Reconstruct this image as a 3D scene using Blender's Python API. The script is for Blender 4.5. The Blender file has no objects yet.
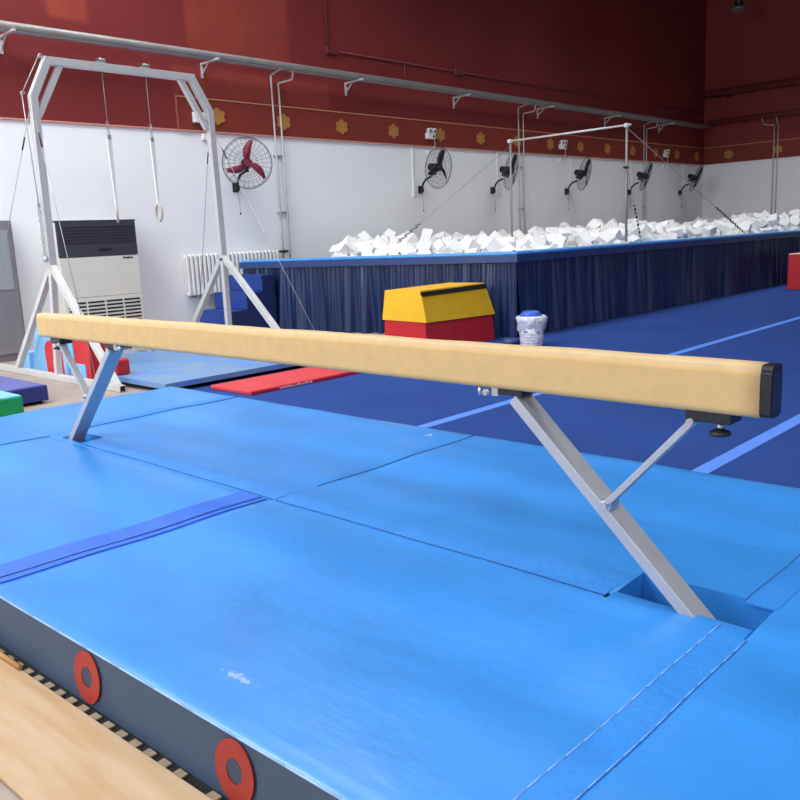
import bpy, bmesh, math, random
from mathutils import Vector, Matrix, Euler
random.seed(7)
PI = math.pi
scene = bpy.context.scene
COL = scene.collection

# ------------------------------------------------------------------ materials
def s2l(c):
    return tuple((x/255/12.92 if x/255 <= .04045 else ((x/255+.055)/1.055)**2.4) for x in c)

def mat(name, rgb, rough=.5, metal=0.0, var=0.0, vscale=4.0, bump=0.0, bscale=60.0, stretch=(1,1,1), rgb2=None, spec=.5, detail=4.0):
    m = bpy.data.materials.new(name); m.use_nodes = True
    nt = m.node_tree; N = nt.nodes; L = nt.links
    b = N['Principled BSDF']
    base = s2l(rgb)
    b.inputs['Roughness'].default_value = rough
    b.inputs['Metallic'].default_value = metal
    b.inputs['Specular IOR Level'].default_value = spec
    tc = N.new('ShaderNodeTexCoord'); mp = N.new('ShaderNodeMapping')
    mp.inputs['Scale'].default_value = stretch
    L.new(tc.outputs['Object'], mp.inputs['Vector'])
    nz = N.new('ShaderNodeTexNoise'); nz.inputs['Scale'].default_value = vscale; nz.inputs['Detail'].default_value = detail
    L.new(mp.outputs['Vector'], nz.inputs['Vector'])
    cr = N.new('ShaderNodeValToRGB')
    c2 = s2l(rgb2) if rgb2 else tuple(max(0, x*(1-var)) for x in base)
    c1 = base if rgb2 else tuple(min(1, x*(1+var*.5)) for x in base)
    cr.color_ramp.elements[0].position = .35; cr.color_ramp.elements[1].position = .65
    cr.color_ramp.elements[0].color = (*c2, 1); cr.color_ramp.elements[1].color = (*c1, 1)
    L.new(nz.outputs['Fac'], cr.inputs['Fac'])
    L.new(cr.outputs['Color'], b.inputs['Base Color'])
    if bump > 0:
        n2 = N.new('ShaderNodeTexNoise'); n2.inputs['Scale'].default_value = bscale; n2.inputs['Detail'].default_value = 5
        L.new(mp.outputs['Vector'], n2.inputs['Vector'])
        bp = N.new('ShaderNodeBump'); bp.inputs['Strength'].default_value = bump; bp.inputs['Distance'].default_value = .02
        L.new(n2.outputs['Fac'], bp.inputs['Height']); L.new(bp.outputs['Normal'], b.inputs['Normal'])
    return m

M = {}
def defmat(k, *a, **kw): M[k] = mat(k, *a, **kw)
defmat('white_paint', (240,241,244), .7, var=.03, vscale=.5, bump=.05, bscale=30)
defmat('red_paint', (128,50,51), .6, spec=.2, rgb2=(116,43,42), vscale=.35, detail=1.2)
defmat('red_band', (126,52,44), .55, spec=.2, var=.08, vscale=.8)
defmat('dark_red_paint', (112,48,48), .5, var=.1)
defmat('pink_line', (205,140,125), .5)
defmat('gold', (172,120,64), .45, var=.1)
defmat('pink_edge', (150,76,66), .6)
defmat('gold_line', (186,128,92), .5)
defmat('floor_beige', (166,152,142), .55, var=.12, vscale=2.5)
defmat('ceiling_dark', (70,66,66), .9)
defmat('carpet_blue', (44,74,144), .95, var=.10, vscale=1.2, bump=.2, bscale=400, spec=.15)
defmat('line_blue', (96,146,240), .8, var=.05, spec=.2)
defmat('mat_blue', (54,144,228), .33, spec=.6, var=.15, vscale=2.6, bump=.32, bscale=6, stretch=(1,.45,1))  # stretched tone bands put the mats' soft ripple shading into the colour
defmat('mat_flap', (52,140,227), .42, var=.08, vscale=6, bump=.16, bscale=30)
defmat('velcro_strip', (50,110,220), .6, var=.1, vscale=12)
defmat('mat_side', (57,77,103), .6, var=.06, vscale=5)
defmat('mat_piping', (150,190,240), .4)
defmat('seam', (20,38,78), .9)
defmat('ring_red', (160,45,37), .5, var=.06)
defmat('hole_dark', (58,70,92), .8)
defmat('suede', (214,178,122), .8, var=.05, vscale=14, bump=.08, bscale=220, spec=.2)
defmat('suede_top', (214,186,142), .8, var=.05, vscale=14, spec=.2)
defmat('black_plastic', (26,28,32), .4, var=.1)
defmat('cap_face', (26,44,74), .4, var=.15)
defmat('aluminium', (178,179,184), .5, metal=.2, var=.05, vscale=12)
defmat('steel', (190,192,194), .35, metal=.8, var=.06, vscale=9)
defmat('silver_paint', (204,205,204), .5, metal=.15, var=.06, vscale=8)
defmat('pipe_grey', (150,148,146), .45, metal=.3, var=.12, vscale=3)
defmat('bracket_white', (186,184,182), .5)
defmat('plastic_white', (230,229,225), .45, var=.03)
defmat('unit_white', (214,212,205), .5, var=.03)
defmat('unit_dark', (58,60,70), .45, var=.06)
defmat('dark_gap', (20,20,22), .8)
defmat('cabinet_grey', (128,124,132), .4, var=.08)
defmat('glass_grey', (150,156,160), .1, spec=.8)
defmat('radiator_white', (232,232,230), .4)
defmat('curtain', (25,45,90), .30, var=.12, vscale=3, stretch=(1,1,.2), spec=.6)
defmat('rim_blue', (84,164,236), .42, var=.05)
defmat('rim_dark', (46,70,124), .5, var=.05)
defmat('foam_white', (240,240,239), .9, var=.05, vscale=6, bump=.15, bscale=60, spec=.1)
defmat('yellow_vinyl', (250,196,40), .42, var=.05, bump=.08, bscale=9)
defmat('red_vinyl', (206,38,46), .42, var=.06, bump=.05, bscale=9)
defmat('sky_vinyl', (132,196,244), .45, var=.05)
defmat('navy_vinyl', (46,52,128), .45, var=.06)
defmat('purple_vinyl', (92,98,164), .55, var=.08)
defmat('green_vinyl', (20,158,92), .45, var=.05)
defmat('step_lit', (30,66,146), .5, var=.05)  # brighter copy of the step blue for faces that catch the light
defmat('step_shaded', (18,36,88), .5, var=.05)  # darker copy of the same blue for the shaded side
defmat('red_mat', (214,66,72), .55, var=.08)
defmat('red_edge', (190,28,52), .5)
defmat('dusty_mat', (92,142,206), .5, var=.18, vscale=3, rgb2=(122,152,182))
defmat('black_band_gap', (16,16,18), .9)  # near-black for the velcro band, recessed bases and painted gap shade
defmat('wood_pale', (198,170,138), .55, vscale=3.0, stretch=(6,.7,6), rgb2=(186,150,106), bump=.04, bscale=25)
defmat('wood_block', (150,134,110), .7, var=.2, vscale=30)
defmat('stick_tan', (196,140,84), .5, var=.1)
defmat('maroon', (128,32,58), .4)
defmat('dark_metal', (44,44,48), .45, metal=.3)
defmat('bag_white', (240,242,246), .35, vscale=26, rgb2=(196,200,220), bump=.6, bscale=40)
defmat('bag_blue', (58,96,206), .5)
defmat('label_dark', (40,40,44), .6)
defmat('cream_top', (226,206,170), .6)
defmat('wire', (165,166,168), .4, metal=.6)
defmat('strap', (238,238,236), .6)
defmat('ring_wood', (186,178,166), .5)
defmat('lamp_grey', (120,112,112), .5, metal=.2)

# chalk scuffs with a shape of their own on the near mat
def add_scuff(m, spots):
    nt = m.node_tree; N = nt.nodes; L = nt.links; b = N['Principled BSDF']
    src = b.inputs['Base Color'].links[0].from_socket
    geo = N.new('ShaderNodeNewGeometry')
    for (x, y, rx, ry, thr) in spots:
        mp = N.new('ShaderNodeMapping'); mp.vector_type = 'POINT'
        mp.inputs['Location'].default_value = (-x/rx, -y/ry, 0); mp.inputs['Scale'].default_value = (1/rx, 1/ry, 0)
        L.new(geo.outputs['Position'], mp.inputs['Vector'])
        ln = N.new('ShaderNodeVectorMath'); ln.operation = 'LENGTH'; L.new(mp.outputs['Vector'], ln.inputs[0])
        nz = N.new('ShaderNodeTexNoise'); nz.inputs['Scale'].default_value = 45; nz.inputs['Detail'].default_value = 5
        L.new(geo.outputs['Position'], nz.inputs['Vector'])
        ma = N.new('ShaderNodeMath'); ma.operation = 'MULTIPLY_ADD'; ma.inputs[1].default_value = -.55; ma.inputs[2].default_value = 0
        L.new(ln.outputs['Value'], ma.inputs[0])
        ad = N.new('ShaderNodeMath'); ad.operation = 'ADD'; L.new(nz.outputs['Fac'], ad.inputs[0]); L.new(ma.outputs[0], ad.inputs[1])
        mr = N.new('ShaderNodeMapRange'); mr.inputs['From Min'].default_value = thr; mr.inputs['From Max'].default_value = thr+.2; mr.inputs['To Max'].default_value = .35
        L.new(ad.outputs[0], mr.inputs['Value'])
        mx = N.new('ShaderNodeMix'); mx.data_type = 'RGBA'; mx.inputs['B'].default_value = (.75,.82,.92,1)
        L.new(mr.outputs['Result'], mx.inputs['Factor']); L.new(src, mx.inputs['A']); src = mx.outputs['Result']
    L.new(src, b.inputs['Base Color'])
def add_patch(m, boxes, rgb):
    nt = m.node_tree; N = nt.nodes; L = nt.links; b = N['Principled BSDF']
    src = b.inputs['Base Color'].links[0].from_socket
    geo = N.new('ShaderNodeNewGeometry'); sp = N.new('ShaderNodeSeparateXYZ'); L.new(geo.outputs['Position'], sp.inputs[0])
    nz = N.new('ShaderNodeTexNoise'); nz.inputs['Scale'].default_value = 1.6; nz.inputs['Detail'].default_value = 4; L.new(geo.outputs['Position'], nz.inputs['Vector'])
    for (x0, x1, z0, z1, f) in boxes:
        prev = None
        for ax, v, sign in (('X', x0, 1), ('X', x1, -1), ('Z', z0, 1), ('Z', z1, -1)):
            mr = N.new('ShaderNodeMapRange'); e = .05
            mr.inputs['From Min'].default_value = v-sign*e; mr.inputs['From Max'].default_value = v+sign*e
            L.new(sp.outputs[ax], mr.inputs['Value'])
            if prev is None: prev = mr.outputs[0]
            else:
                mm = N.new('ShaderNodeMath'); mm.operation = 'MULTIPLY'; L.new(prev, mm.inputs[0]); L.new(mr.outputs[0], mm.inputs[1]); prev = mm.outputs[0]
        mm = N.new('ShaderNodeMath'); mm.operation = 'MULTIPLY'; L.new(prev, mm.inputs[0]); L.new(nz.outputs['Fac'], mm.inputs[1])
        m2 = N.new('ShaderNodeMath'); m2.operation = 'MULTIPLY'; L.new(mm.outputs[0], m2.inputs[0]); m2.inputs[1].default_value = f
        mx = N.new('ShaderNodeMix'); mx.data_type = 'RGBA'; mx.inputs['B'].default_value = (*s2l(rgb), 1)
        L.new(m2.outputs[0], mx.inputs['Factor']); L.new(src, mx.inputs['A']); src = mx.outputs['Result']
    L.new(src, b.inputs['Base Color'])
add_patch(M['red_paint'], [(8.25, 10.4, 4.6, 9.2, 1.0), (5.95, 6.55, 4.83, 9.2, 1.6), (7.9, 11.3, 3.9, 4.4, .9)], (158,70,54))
add_scuff(M['mat_blue'], [(1.30,1.985,.028,.14,.20), (3.95,3.55,.09,.05,.2)])

# ------------------------------------------------------------------ mesh helpers
class MB:
    def __init__(s): s.bm = bmesh.new(); s.mi = 0
    def _set(s, faces, smooth=False):
        for f in faces: f.material_index = s.mi; f.smooth = smooth
    def box(s, x0, x1, y0, y1, z0, z1, bev=0.0, seg=2, rot=None, pivot=None):
        t = bmesh.new()
        r = bmesh.ops.create_cube(t, size=1)
        c = Vector(((x0+x1)/2, (y0+y1)/2, (z0+z1)/2))
        for v in t.verts: v.co = Vector((v.co.x*(x1-x0), v.co.y*(y1-y0), v.co.z*(z1-z0))) + c
        if bev > 0: bmesh.ops.bevel(t, geom=t.edges[:], offset=bev, segments=seg, affect='EDGES', profile=.5)
        if rot is not None:
            p = Vector(pivot) if pivot else c
            for v in t.verts: v.co = rot @ (v.co-p) + p
        s.merge(t, smooth=False); return s
    def merge(s, t, smooth=False):
        vm = {v: s.bm.verts.new(v.co) for v in t.verts}
        for f in t.faces:
            try:
                nf = s.bm.faces.new([vm[v] for v in f.verts]); nf.material_index = s.mi; nf.smooth = smooth
            except ValueError: pass
        t.free()
    def bar(s, a, b, w, h=None, up=(0,0,1), bev=0.0):          # rectangular bar from a to b, w across, h along up
        a, b = Vector(a), Vector(b); h = w if h is None else h
        d = (b-a); L = d.length; d.normalize(); u = Vector(up)
        if abs(d.dot(u)) > .99: u = Vector((1,0,0))
        sx = d.cross(u).normalized(); u = sx.cross(d).normalized()
        t = bmesh.new(); bmesh.ops.create_cube(t, size=1)
        for v in t.verts: v.co = Vector((v.co.x*w, v.co.y*L, v.co.z*h))
        if bev > 0: bmesh.ops.bevel(t, geom=t.edges[:], offset=bev, segments=2, affect='EDGES', profile=.5)
        for v in t.verts: v.co = (a+b)/2 + sx*v.co.x + d*v.co.y + u*v.co.z
        s.merge(t); return s
    def cyl(s, a, b, r, r2=None, seg=16, cap=True, smooth=True):
        a, b = Vector(a), Vector(b); r2 = r if r2 is None else r2
        d = (b-a).normalized(); u = Vector((0,0,1)) if abs(d.z) < .9 else Vector((1,0,0))
        x = d.cross(u).normalized(); y = x.cross(d)
        A = [s.bm.verts.new(a + (x*math.cos(2*PI*i/seg)+y*math.sin(2*PI*i/seg))*r) for i in range(seg)]
        B = [s.bm.verts.new(b + (x*math.cos(2*PI*i/seg)+y*math.sin(2*PI*i/seg))*r2) for i in range(seg)]
        for i in range(seg):
            s._set([s.bm.faces.new((A[i], A[(i+1)%seg], B[(i+1)%seg], B[i]))], smooth)
        if cap: s._set([s.bm.faces.new(A[::-1]), s.bm.faces.new(B)])
        return s
    def tube(s, pts, r, seg=8):
        for p, q in zip(pts, pts[1:]): s.cyl(p, q, r, seg=seg)
        return s
    def torus(s, c, n, R, r, seg=32, rs=8):
        c = Vector(c); n = Vector(n).normalized(); u = Vector((0,0,1)) if abs(n.z) < .9 else Vector((1,0,0))
        x = n.cross(u).normalized(); y = x.cross(n)
        ring = []
        for i in range(seg):
            a = 2*PI*i/seg; d = x*math.cos(a)+y*math.sin(a)
            ring.append([s.bm.verts.new(c + d*(R+r*math.cos(2*PI*j/rs)) + n*r*math.sin(2*PI*j/rs)) for j in range(rs)])
        for i in range(seg):
            for j in range(rs):
                s._set([s.bm.faces.new((ring[i][j], ring[(i+1)%seg][j], ring[(i+1)%seg][(j+1)%rs], ring[i][(j+1)%rs]))], True)
        return s
    def prism(s, poly, axis, a, b):                             # polygon in the two other axes, extruded along axis
        def P(p, t):
            return {'x': (t, p[0], p[1]), 'y': (p[0], t, p[1]), 'z': (p[0], p[1], t)}[axis]
        A = [s.bm.verts.new(P(p, a)) for p in poly]; B = [s.bm.verts.new(P(p, b)) for p in poly]
        n = len(poly)
        s._set([s.bm.faces.new(A[::-1]), s.bm.faces.new(B)])
        for i in range(n): s._set([s.bm.faces.new((A[i], A[(i+1)%n], B[(i+1)%n], B[i]))])
        return s
    def hexa(s, bot, top):                                      # eight corners
        A = [s.bm.verts.new(p) for p in bot]; B = [s.bm.verts.new(p) for p in top]
        s._set([s.bm.faces.new(A[::-1]), s.bm.faces.new(B)])
        for i in range(4): s._set([s.bm.faces.new((A[i], A[(i+1)%4], B[(i+1)%4], B[i]))])
        return s
    def lathe(s, prof, c=(0,0,0), seg=24, wob=None):
        c = Vector(c); rows = []
        for k, (r, z) in enumerate(prof):
            rows.append([s.bm.verts.new(c + Vector(((r+(wob(k,i) if wob else 0))*math.cos(2*PI*i/seg), (r+(wob(k,i) if wob else 0))*math.sin(2*PI*i/seg), z))) for i in range(seg)])
        for A, B in zip(rows, rows[1:]):
            for i in range(seg): s._set([s.bm.faces.new((A[i], A[(i+1)%seg], B[(i+1)%seg], B[i]))], True)
        s._set([s.bm.faces.new(rows[0][::-1])]); s._set([s.bm.faces.new(rows[-1])])
        return s
    def build(s, name, mats, parent=None, origin=None, local=False):
        if not isinstance(mats, (list, tuple)): mats = [mats]
        bmesh.ops.recalc_face_normals(s.bm, faces=s.bm.faces[:])
        off = Vector((0,0,0))
        if not local:
            r = parent
            while r is not None: off += Vector(r.location); r = r.parent
            if origin is not None: off = Vector(origin)
        if off.length: bmesh.ops.translate(s.bm, verts=s.bm.verts[:], vec=-off)
        me = bpy.data.meshes.new(name); s.bm.to_mesh(me); s.bm.free()
        for k in mats: me.materials.append(M[k])
        o = bpy.data.objects.new(name, me); COL.objects.link(o)
        if parent is not None: o.parent = parent
        elif origin is not None: o.location = origin
        return o

def tag(o, label, cat, group=None, kind=None):
    o['label'] = label; o['category'] = cat
    if group: o['group'] = group
    if kind: o['kind'] = kind
    return o
def thing(name, loc, label, cat, group=None):
    o = bpy.data.objects.new(name, None); COL.objects.link(o); o.location = loc; o.empty_display_size = .1
    return tag(o, label, cat, group)
def struct(mb, name, mats, parent=None):
    o = mb.build(name, mats, parent)
    if parent is None: o['kind'] = 'structure'
    return o
def copy_tree(o, parent=None):
    c = o.copy(); COL.objects.link(c); c.parent = parent
    for ch in list(o.children): copy_tree(ch, c)
    return c

# ------------------------------------------------------------------ the room
XL, XR, YF, YB, ZC = -7.0, 28.0, -8.0, 12.4, 9.2
ZB = 3.36                                                       # where white paint meets red
struct(MB().box(XL-.2, XR+.2, YF-.2, YB+.2, -.2, 0), 'floor', 'floor_beige')
struct(MB().box(XL-.2, XR+.2, YF-.2, YB+.2, ZC, ZC+.2), 'ceiling', 'ceiling_dark')
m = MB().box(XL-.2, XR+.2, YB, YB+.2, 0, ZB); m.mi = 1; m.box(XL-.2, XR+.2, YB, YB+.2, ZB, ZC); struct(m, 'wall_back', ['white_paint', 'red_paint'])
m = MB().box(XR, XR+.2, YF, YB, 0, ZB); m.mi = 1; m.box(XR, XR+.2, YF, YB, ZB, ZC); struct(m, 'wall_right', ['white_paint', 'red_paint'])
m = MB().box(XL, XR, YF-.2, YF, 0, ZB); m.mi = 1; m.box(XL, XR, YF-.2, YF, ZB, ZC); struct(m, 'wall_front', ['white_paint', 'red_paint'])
# left wall (behind the camera's left): two window openings
wins = [(-5.0, 2.0), (4.0, 11.0)]; WZ0, WZ1 = 3.6, 8.2
m = MB().box(XL-.2, XL, YF, YB, 0, ZB); m.mi = 1
m.box(XL-.2, XL, YF, YB, ZB, WZ0).box(XL-.2, XL, YF, YB, WZ1, ZC)
for a, b in ((YF, -5.0), (2.0, 4.0), (11.0, YB)): m.box(XL-.2, XL, a, b, WZ0, WZ1)
struct(m, 'wall_left', ['white_paint', 'red_paint'])
for i, (a, b) in enumerate(wins):
    m = MB()
    for k in range(5):
        y = a + (b-a)*k/4; m.box(XL-.12, XL-.04, max(a, y-.04), min(b, y+.04), WZ0, WZ1)
    for z in (WZ0, (WZ0+WZ1)/2, WZ1-.08): m.box(XL-.12, XL-.04, a, b, z, z+.08)
    struct(m, 'window_%d' % (i+1), 'plastic_white')
# red-brown band with gold line on back and right walls
m = MB().box(7.93, XR, YB-.03, YB, ZB, 3.89); struct(m, 'trim_1', 'red_band')
m = MB().box(7.93, XR-.03, YB-.042, YB-.03, 3.88, 3.902); struct(m, 'trim_2', 'gold_line'); struct(MB().box(7.922, 7.936, YB-.042, YB, ZB, 3.902), 'trim_6', 'pink_edge')
m = MB().box(XL, 7.93, YB-.03, YB, ZB-.012, ZB+.012).box(7.93, XR-.03, YB-.045, YB-.02, ZB-.012, ZB+.010); struct(m, 'trim_3', 'pink_line')
m = MB().box(XR-.03, XR, YF, YB-.03, ZB, 3.89); struct(m, 'trim_4', 'red_band')
m = MB().box(XR-.045, XR-.03, YF, YB-.05, 3.88, 3.902); struct(m, 'trim_5', 'gold_line')

# ------------------------------------------------------------------ carpet
t = thing('floor_carpet', (4.2, 0, 0), 'dark blue carpeted floor exercise area with pale blue lines', 'carpet')
MB().prism([(4.16,-7.9), (27.9,-7.9), (27.9,6.95), (9.6,6.95), (9.6,7.95), (4.55,7.95), (4.16,6.95)], 'z', 0, .006).build('carpet', 'carpet_blue', t)
for y in (4.31, 2.065):
    MB().box(4.16, 27.9, y-.052, y+.052, .006, .0075).build('boundary_line', 'line_blue', t)
    t.children[-1]['label'] = 'pale blue line on the dark blue carpet'

# ------------------------------------------------------------------ landing mats
def XE(y): return 1.075 + max(0, min(2.6, 3.2-y))*.025       # the near edge of the mats is not quite straight
XM = 1.08
def wave(x, y):
    return .6*(.0045*math.sin(x*9.5+.5*math.sin(y*1.7)) + .004*math.sin(x*4.3+y*.9+1.0) + .003*math.sin(y*2.3-x*1.1) + .002*math.sin(y*7+x*3))
def soft_mat(name, loc, label, rects, hole=None, H=.2, step=.07):
    """rects: overall (x0,x1,y0,y1); hole: rectangle left open"""
    t = thing(name, loc, label, 'mat', 'blue landing mats under the beam')
    x0, x1, y0, y1 = rects; g = .003
    x0 += g; x1 -= g; y0 += g; y1 -= g
    def axis(a, b, extra):
        n = max(2, int((b-a)/step)); v = [a+(b-a)*i/n for i in range(n+1)] + [a+.012, b-.012]
        for e in extra:
            if a+1e-6 < e < b-1e-6: v.append(e)
        v = sorted(v); o = [v[0]]
        for k in v[1:]:
            if k-o[-1] > 1e-4: o.append(k)
        return o
    xs = axis(x0, x1, (hole[0], hole[1]) if hole else ()); ys = axis(y0, y1, (hole[2], hole[3]) if hole else ())
    bm = bmesh.new(); V = {}
    def inside(i, j):
        if i < 0 or j < 0 or i >= len(xs)-1 or j >= len(ys)-1: return False
        cx, cy = (xs[i]+xs[i+1])/2, (ys[j]+ys[j+1])/2
        return not (hole and hole[0] < cx < hole[1] and hole[2] < cy < hole[3])
    def vt(i, j, k):
        b = k; k = k % 2
        if (i, j, b) not in V:
            x, y = xs[i], ys[j]
            x += (XE(y)-XM)*(x1-x)/(x1-x0) - (.018 if k and i == 0 else 0)
            d = 0 if i in (0, len(xs)-1) or j in (0, len(ys)-1) else 1
            z = 0 if k else H + wave(x, y) - (.006 if d < .006 else 0)
            V[(i, j, b)] = bm.verts.new((x, y, z))
        return V[(i, j, b)]
    for i in range(len(xs)-1):
        for j in range(len(ys)-1):
            if not inside(i, j): continue
            f = bm.faces.new((vt(i,j,0), vt(i+1,j,0), vt(i+1,j+1,0), vt(i,j+1,0))); f.smooth = True
            bm.faces.new((vt(i,j,1), vt(i,j+1,1), vt(i+1,j+1,1), vt(i+1,j,1)))
            for di, dj, e in ((-1,0,((i,j+1),(i,j))), (1,0,((i+1,j),(i+1,j+1))), (0,-1,((i,j),(i+1,j))), (0,1,((i+1,j+1),(i,j+1)))):
                if not inside(i+di, j+dj):
                    (a, b), (c, d) = e
                    f = bm.faces.new((vt(a,b,2), vt(a,b,1), vt(c,d,1), vt(c,d,2)))
                    if di == -1 and i == 0: f.material_index = 1
    w = MB(); w.bm.free(); w.bm = bm
    w.build('cover', ['mat_blue', 'mat_side'], t)
    return t
XM = 1.08
def ring_patch(t, y):
    m = MB(); seg = 40
    def sx(yy, z): return XE(yy) - .018*(1-z/.2) - .001
    def pt(a, ry, rz, dx): yy = y+ry*math.cos(a); z = .102+rz*math.sin(a); return (sx(yy, z)-dx, yy, z)
    A, B, A2, B2 = [[m.bm.verts.new(pt(2*PI*i/seg, ry, rz, dx)) for i in range(seg)] for ry, rz, dx in ((.084,.088,0), (.034,.036,0), (.084,.088,.004), (.034,.036,.004))]
    x = sx(y, .102)
    for P, Q in ((A2, B2), (A, A2), (B2, B)):
        for i in range(seg): m.bm.faces.new((P[i], P[(i+1)%seg], Q[(i+1)%seg], Q[i]))
    o = m.build('vent_ring', 'ring_red', t); o['label'] = 'red ring patch on the mat side'
    m = MB(); m.cyl((x-.003, y, .102), (x, y, .102), .035, seg=24); h = m.build('vent_hole', 'hole_dark', o)
mA = soft_mat('landing_mat', (1.8, 2.1, 0), 'large blue landing mat nearest the camera with red ringed vents on its grey side', (XM, 2.54, .92, 3.34), hole=(2.46, 2.6, 1.405, 3.4))
for y in (2.53, 1.735): ring_patch(mA, y)
mB = soft_mat('landing_mat', (1.8, 4.6, 0), 'blue landing mat at the left, between the purple strip and the far beam leg', (XM, 2.46, 3.34, 5.87))
for y in (3.95, 5.2): ring_patch(mB, y)
mC = soft_mat('landing_mat', (3.3, 2.1, 0), 'blue landing mat at the right that the near beam leg sinks into', (2.46, 4.1, .92, 3.295), hole=(2.4, 2.69, .9, 1.40))
mD = soft_mat('landing_mat', (3.3, 4.6, 0), 'blue landing mat under the far half of the beam, beside the red floor mat', (2.46, 4.1, 3.295, 5.87), hole=(2.49, 2.66, 5.44, 5.74))
mE = soft_mat('landing_mat', (2.6, .1, 0), 'blue landing mat in the lower right corner beyond the stitched flap', (XM, 4.1, -1.6, .92))
mF = soft_mat('landing_mat', (2.6, 6.4, 0), 'narrow blue landing mat farthest away, beside the green and purple blocks', (XM, 4.1, 5.87, 6.93))
# piping on the near edges
for t_, (a, b) in ((mA, (.93, 3.33)), (mB, (3.35, 5.86)), (mE, (-1.59, .91))):
    MB().tube([(XE(a+(b-a)*k/12)+.003, a+(b-a)*k/12, .1965) for k in range(13)], .0032, 8).build('piping', 'mat_piping', t_)
def strip(t, name, mk, x0, x1, y0, y1, dz=.004, label=None):
    nx = max(1, int((x1-x0)/.06)); ny = max(1, int((y1-y0)/.06)); m = MB(); T = {}; B = {}; S = {}
    for i in range(nx+1):
        for j in range(ny+1):
            x = x0+(x1-x0)*i/nx; y = y0+(y1-y0)*j/ny; z = .2+wave(x, y)
            e = 0
            T[i,j] = m.bm.verts.new((x, y, z+dz-e)); B[i,j] = m.bm.verts.new((x, y, z-.004)); S[i,j] = m.bm.verts.new((x, y, z+dz-e))
    for i in range(nx):
        for j in range(ny):
            f = m.bm.faces.new((T[i,j], T[i+1,j], T[i+1,j+1], T[i,j+1])); f.smooth = True
            m.bm.faces.new((B[i,j], B[i,j+1], B[i+1,j+1], B[i+1,j]))
    for i in range(nx):
        for j, a in ((0, 0), (ny, 1)):
            p = (S[i,j], S[i+1,j], B[i+1,j], B[i,j]); m.bm.faces.new(p if a else p[::-1])
    for j in range(ny):
        for i, a in ((0, 1), (nx, 0)):
            p = (S[i,j], S[i,j+1], B[i,j+1], B[i,j]); m.bm.faces.new(p if a else p[::-1])
    for v in [v for v in m.bm.verts if not v.link_faces]: m.bm.verts.remove(v)
    o = m.build(name, mk, t)
    if label: o['label'] = label
    return o
strip(mB, 'velcro_strip', 'velcro_strip', XM+.01, 2.46, 3.40, 3.55, .0015, 'purple blue strip along the mat joint')
strip(mB, 'velcro_strip', 'velcro_strip', XM+.02, 2.46, 3.345, 3.392, .0015, 'purple blue strip along the mat joint')
strip(mC, 'joint_flap', 'mat_flap', 2.464, 2.60, 1.42, 3.28, .0015)
strip(mD, 'joint_flap', 'mat_flap', 2.464, 2.62, 3.31, 5.42, .0015)
strip(mA, 'joint_flap', 'mat_flap', XM+.09, 2.45, .906, 1.012, .002, 'stitched flap over the mat joint')
strip(mC, 'joint_flap', 'mat_flap', 2.70, 4.08, .906, 1.012, .002, 'stitched flap over the mat joint')
strip(mF, 'joint_flap', 'mat_flap', 2.70, 4.08, 5.90, 6.02, .0015)
# seam threads
def seam(t, x0, y0, x1, y1, mk='seam', r=.002, dz=.002):
    n = max(2, int(math.hypot(x1-x0, y1-y0)/.08)); pts = []
    for i in range(n+1):
        x = x0+(x1-x0)*i/n; y = y0+(y1-y0)*i/n; pts.append((x, y, .2+wave(x, y)+dz))
    return MB().tube(pts, r, 6).build('seam', mk, t)
seam(mC, 2.47, 1.41, 2.47, 3.28); seam(mD, 2.47, 3.31, 2.47, 5.48)
seam(mB, XM+.03, 3.396, 2.45, 3.38, dz=.003); seam(mC, 2.75, 3.285, 4.09, 3.285)
seam(mD, 2.7, 5.855, 4.09, 5.855); seam(mB, XM+.03, 5.855, 2.45, 5.855)
seam(mA, XM+.09, 1.016, 2.50, 1.014, 'mat_piping', .0016, .0035); seam(mC, 2.70, 1.016, 4.08, 1.014, 'rim_dark', .0014, .003)
seam(mA, XM+.09, .909, 2.44, .909, 'mat_piping', .0014, .0035)

# ------------------------------------------------------------------ the balance beam
bx0, bx1, bz0, bz1 = 2.487, 2.580, .895, 1.060
bm_ = thing('balance_beam', (2.565, 3.41, 0), 'long tan balance beam on slanted metal legs over blue mats', 'balance beam')
def beam_poly(g=0.0):
    x0, x1, z0, z1 = bx0-g, bx1+g, bz0-g, bz1+g
    P = [(x0+.018, z0), (x1-.018, z0)]
    P += [(x1-.008, z0+.004), (x1, z0+.016), (x1, z0+.026), (x1+.001, (z0+z1)/2), (x1, z1-.034), (x1, z1-.026), (x1-.005, z1-.021), (x1-.005, z1-.013), (x1-.011, z1-.003), (x1-.022, z1)]
    P += [(x0+.022, z1), (x0+.011, z1-.003), (x0+.005, z1-.013), (x0+.005, z1-.021), (x0, z1-.026), (x0, z1-.034), (x0-.001, (z0+z1)/2), (x0, z0+.026), (x0, z0+.016), (x0+.008, z0+.004)]
    return P
def beam_body():
    m = MB(); P = beam_poly(); n = len(P); rows = []
    ys = [.912+(5.905-.912)*i/80 for i in range(81)]
    for y in ys:
        w = .0012*math.sin(y*5.1)+.001*math.sin(y*13)
        rows.append([m.bm.verts.new((p[0], y, p[1]+(w if p[1] > 1.0 else 0)+.0016*(y-.9))) for p in P])
    for A, B in zip(rows, rows[1:]):
        for i in range(n):
            f = m.bm.faces.new((A[i], A[(i+1)%n], B[(i+1)%n], B[i])); f.smooth = True
            if P[i][1] > bz1-.022 and P[(i+1)%n][1] > bz1-.022: f.material_index = 1
    m.bm.faces.new(rows[0]); m.bm.faces.new(rows[-1][::-1])
    return m
beam_body().build('beam_body', ['suede', 'suede_top'], bm_)
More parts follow.
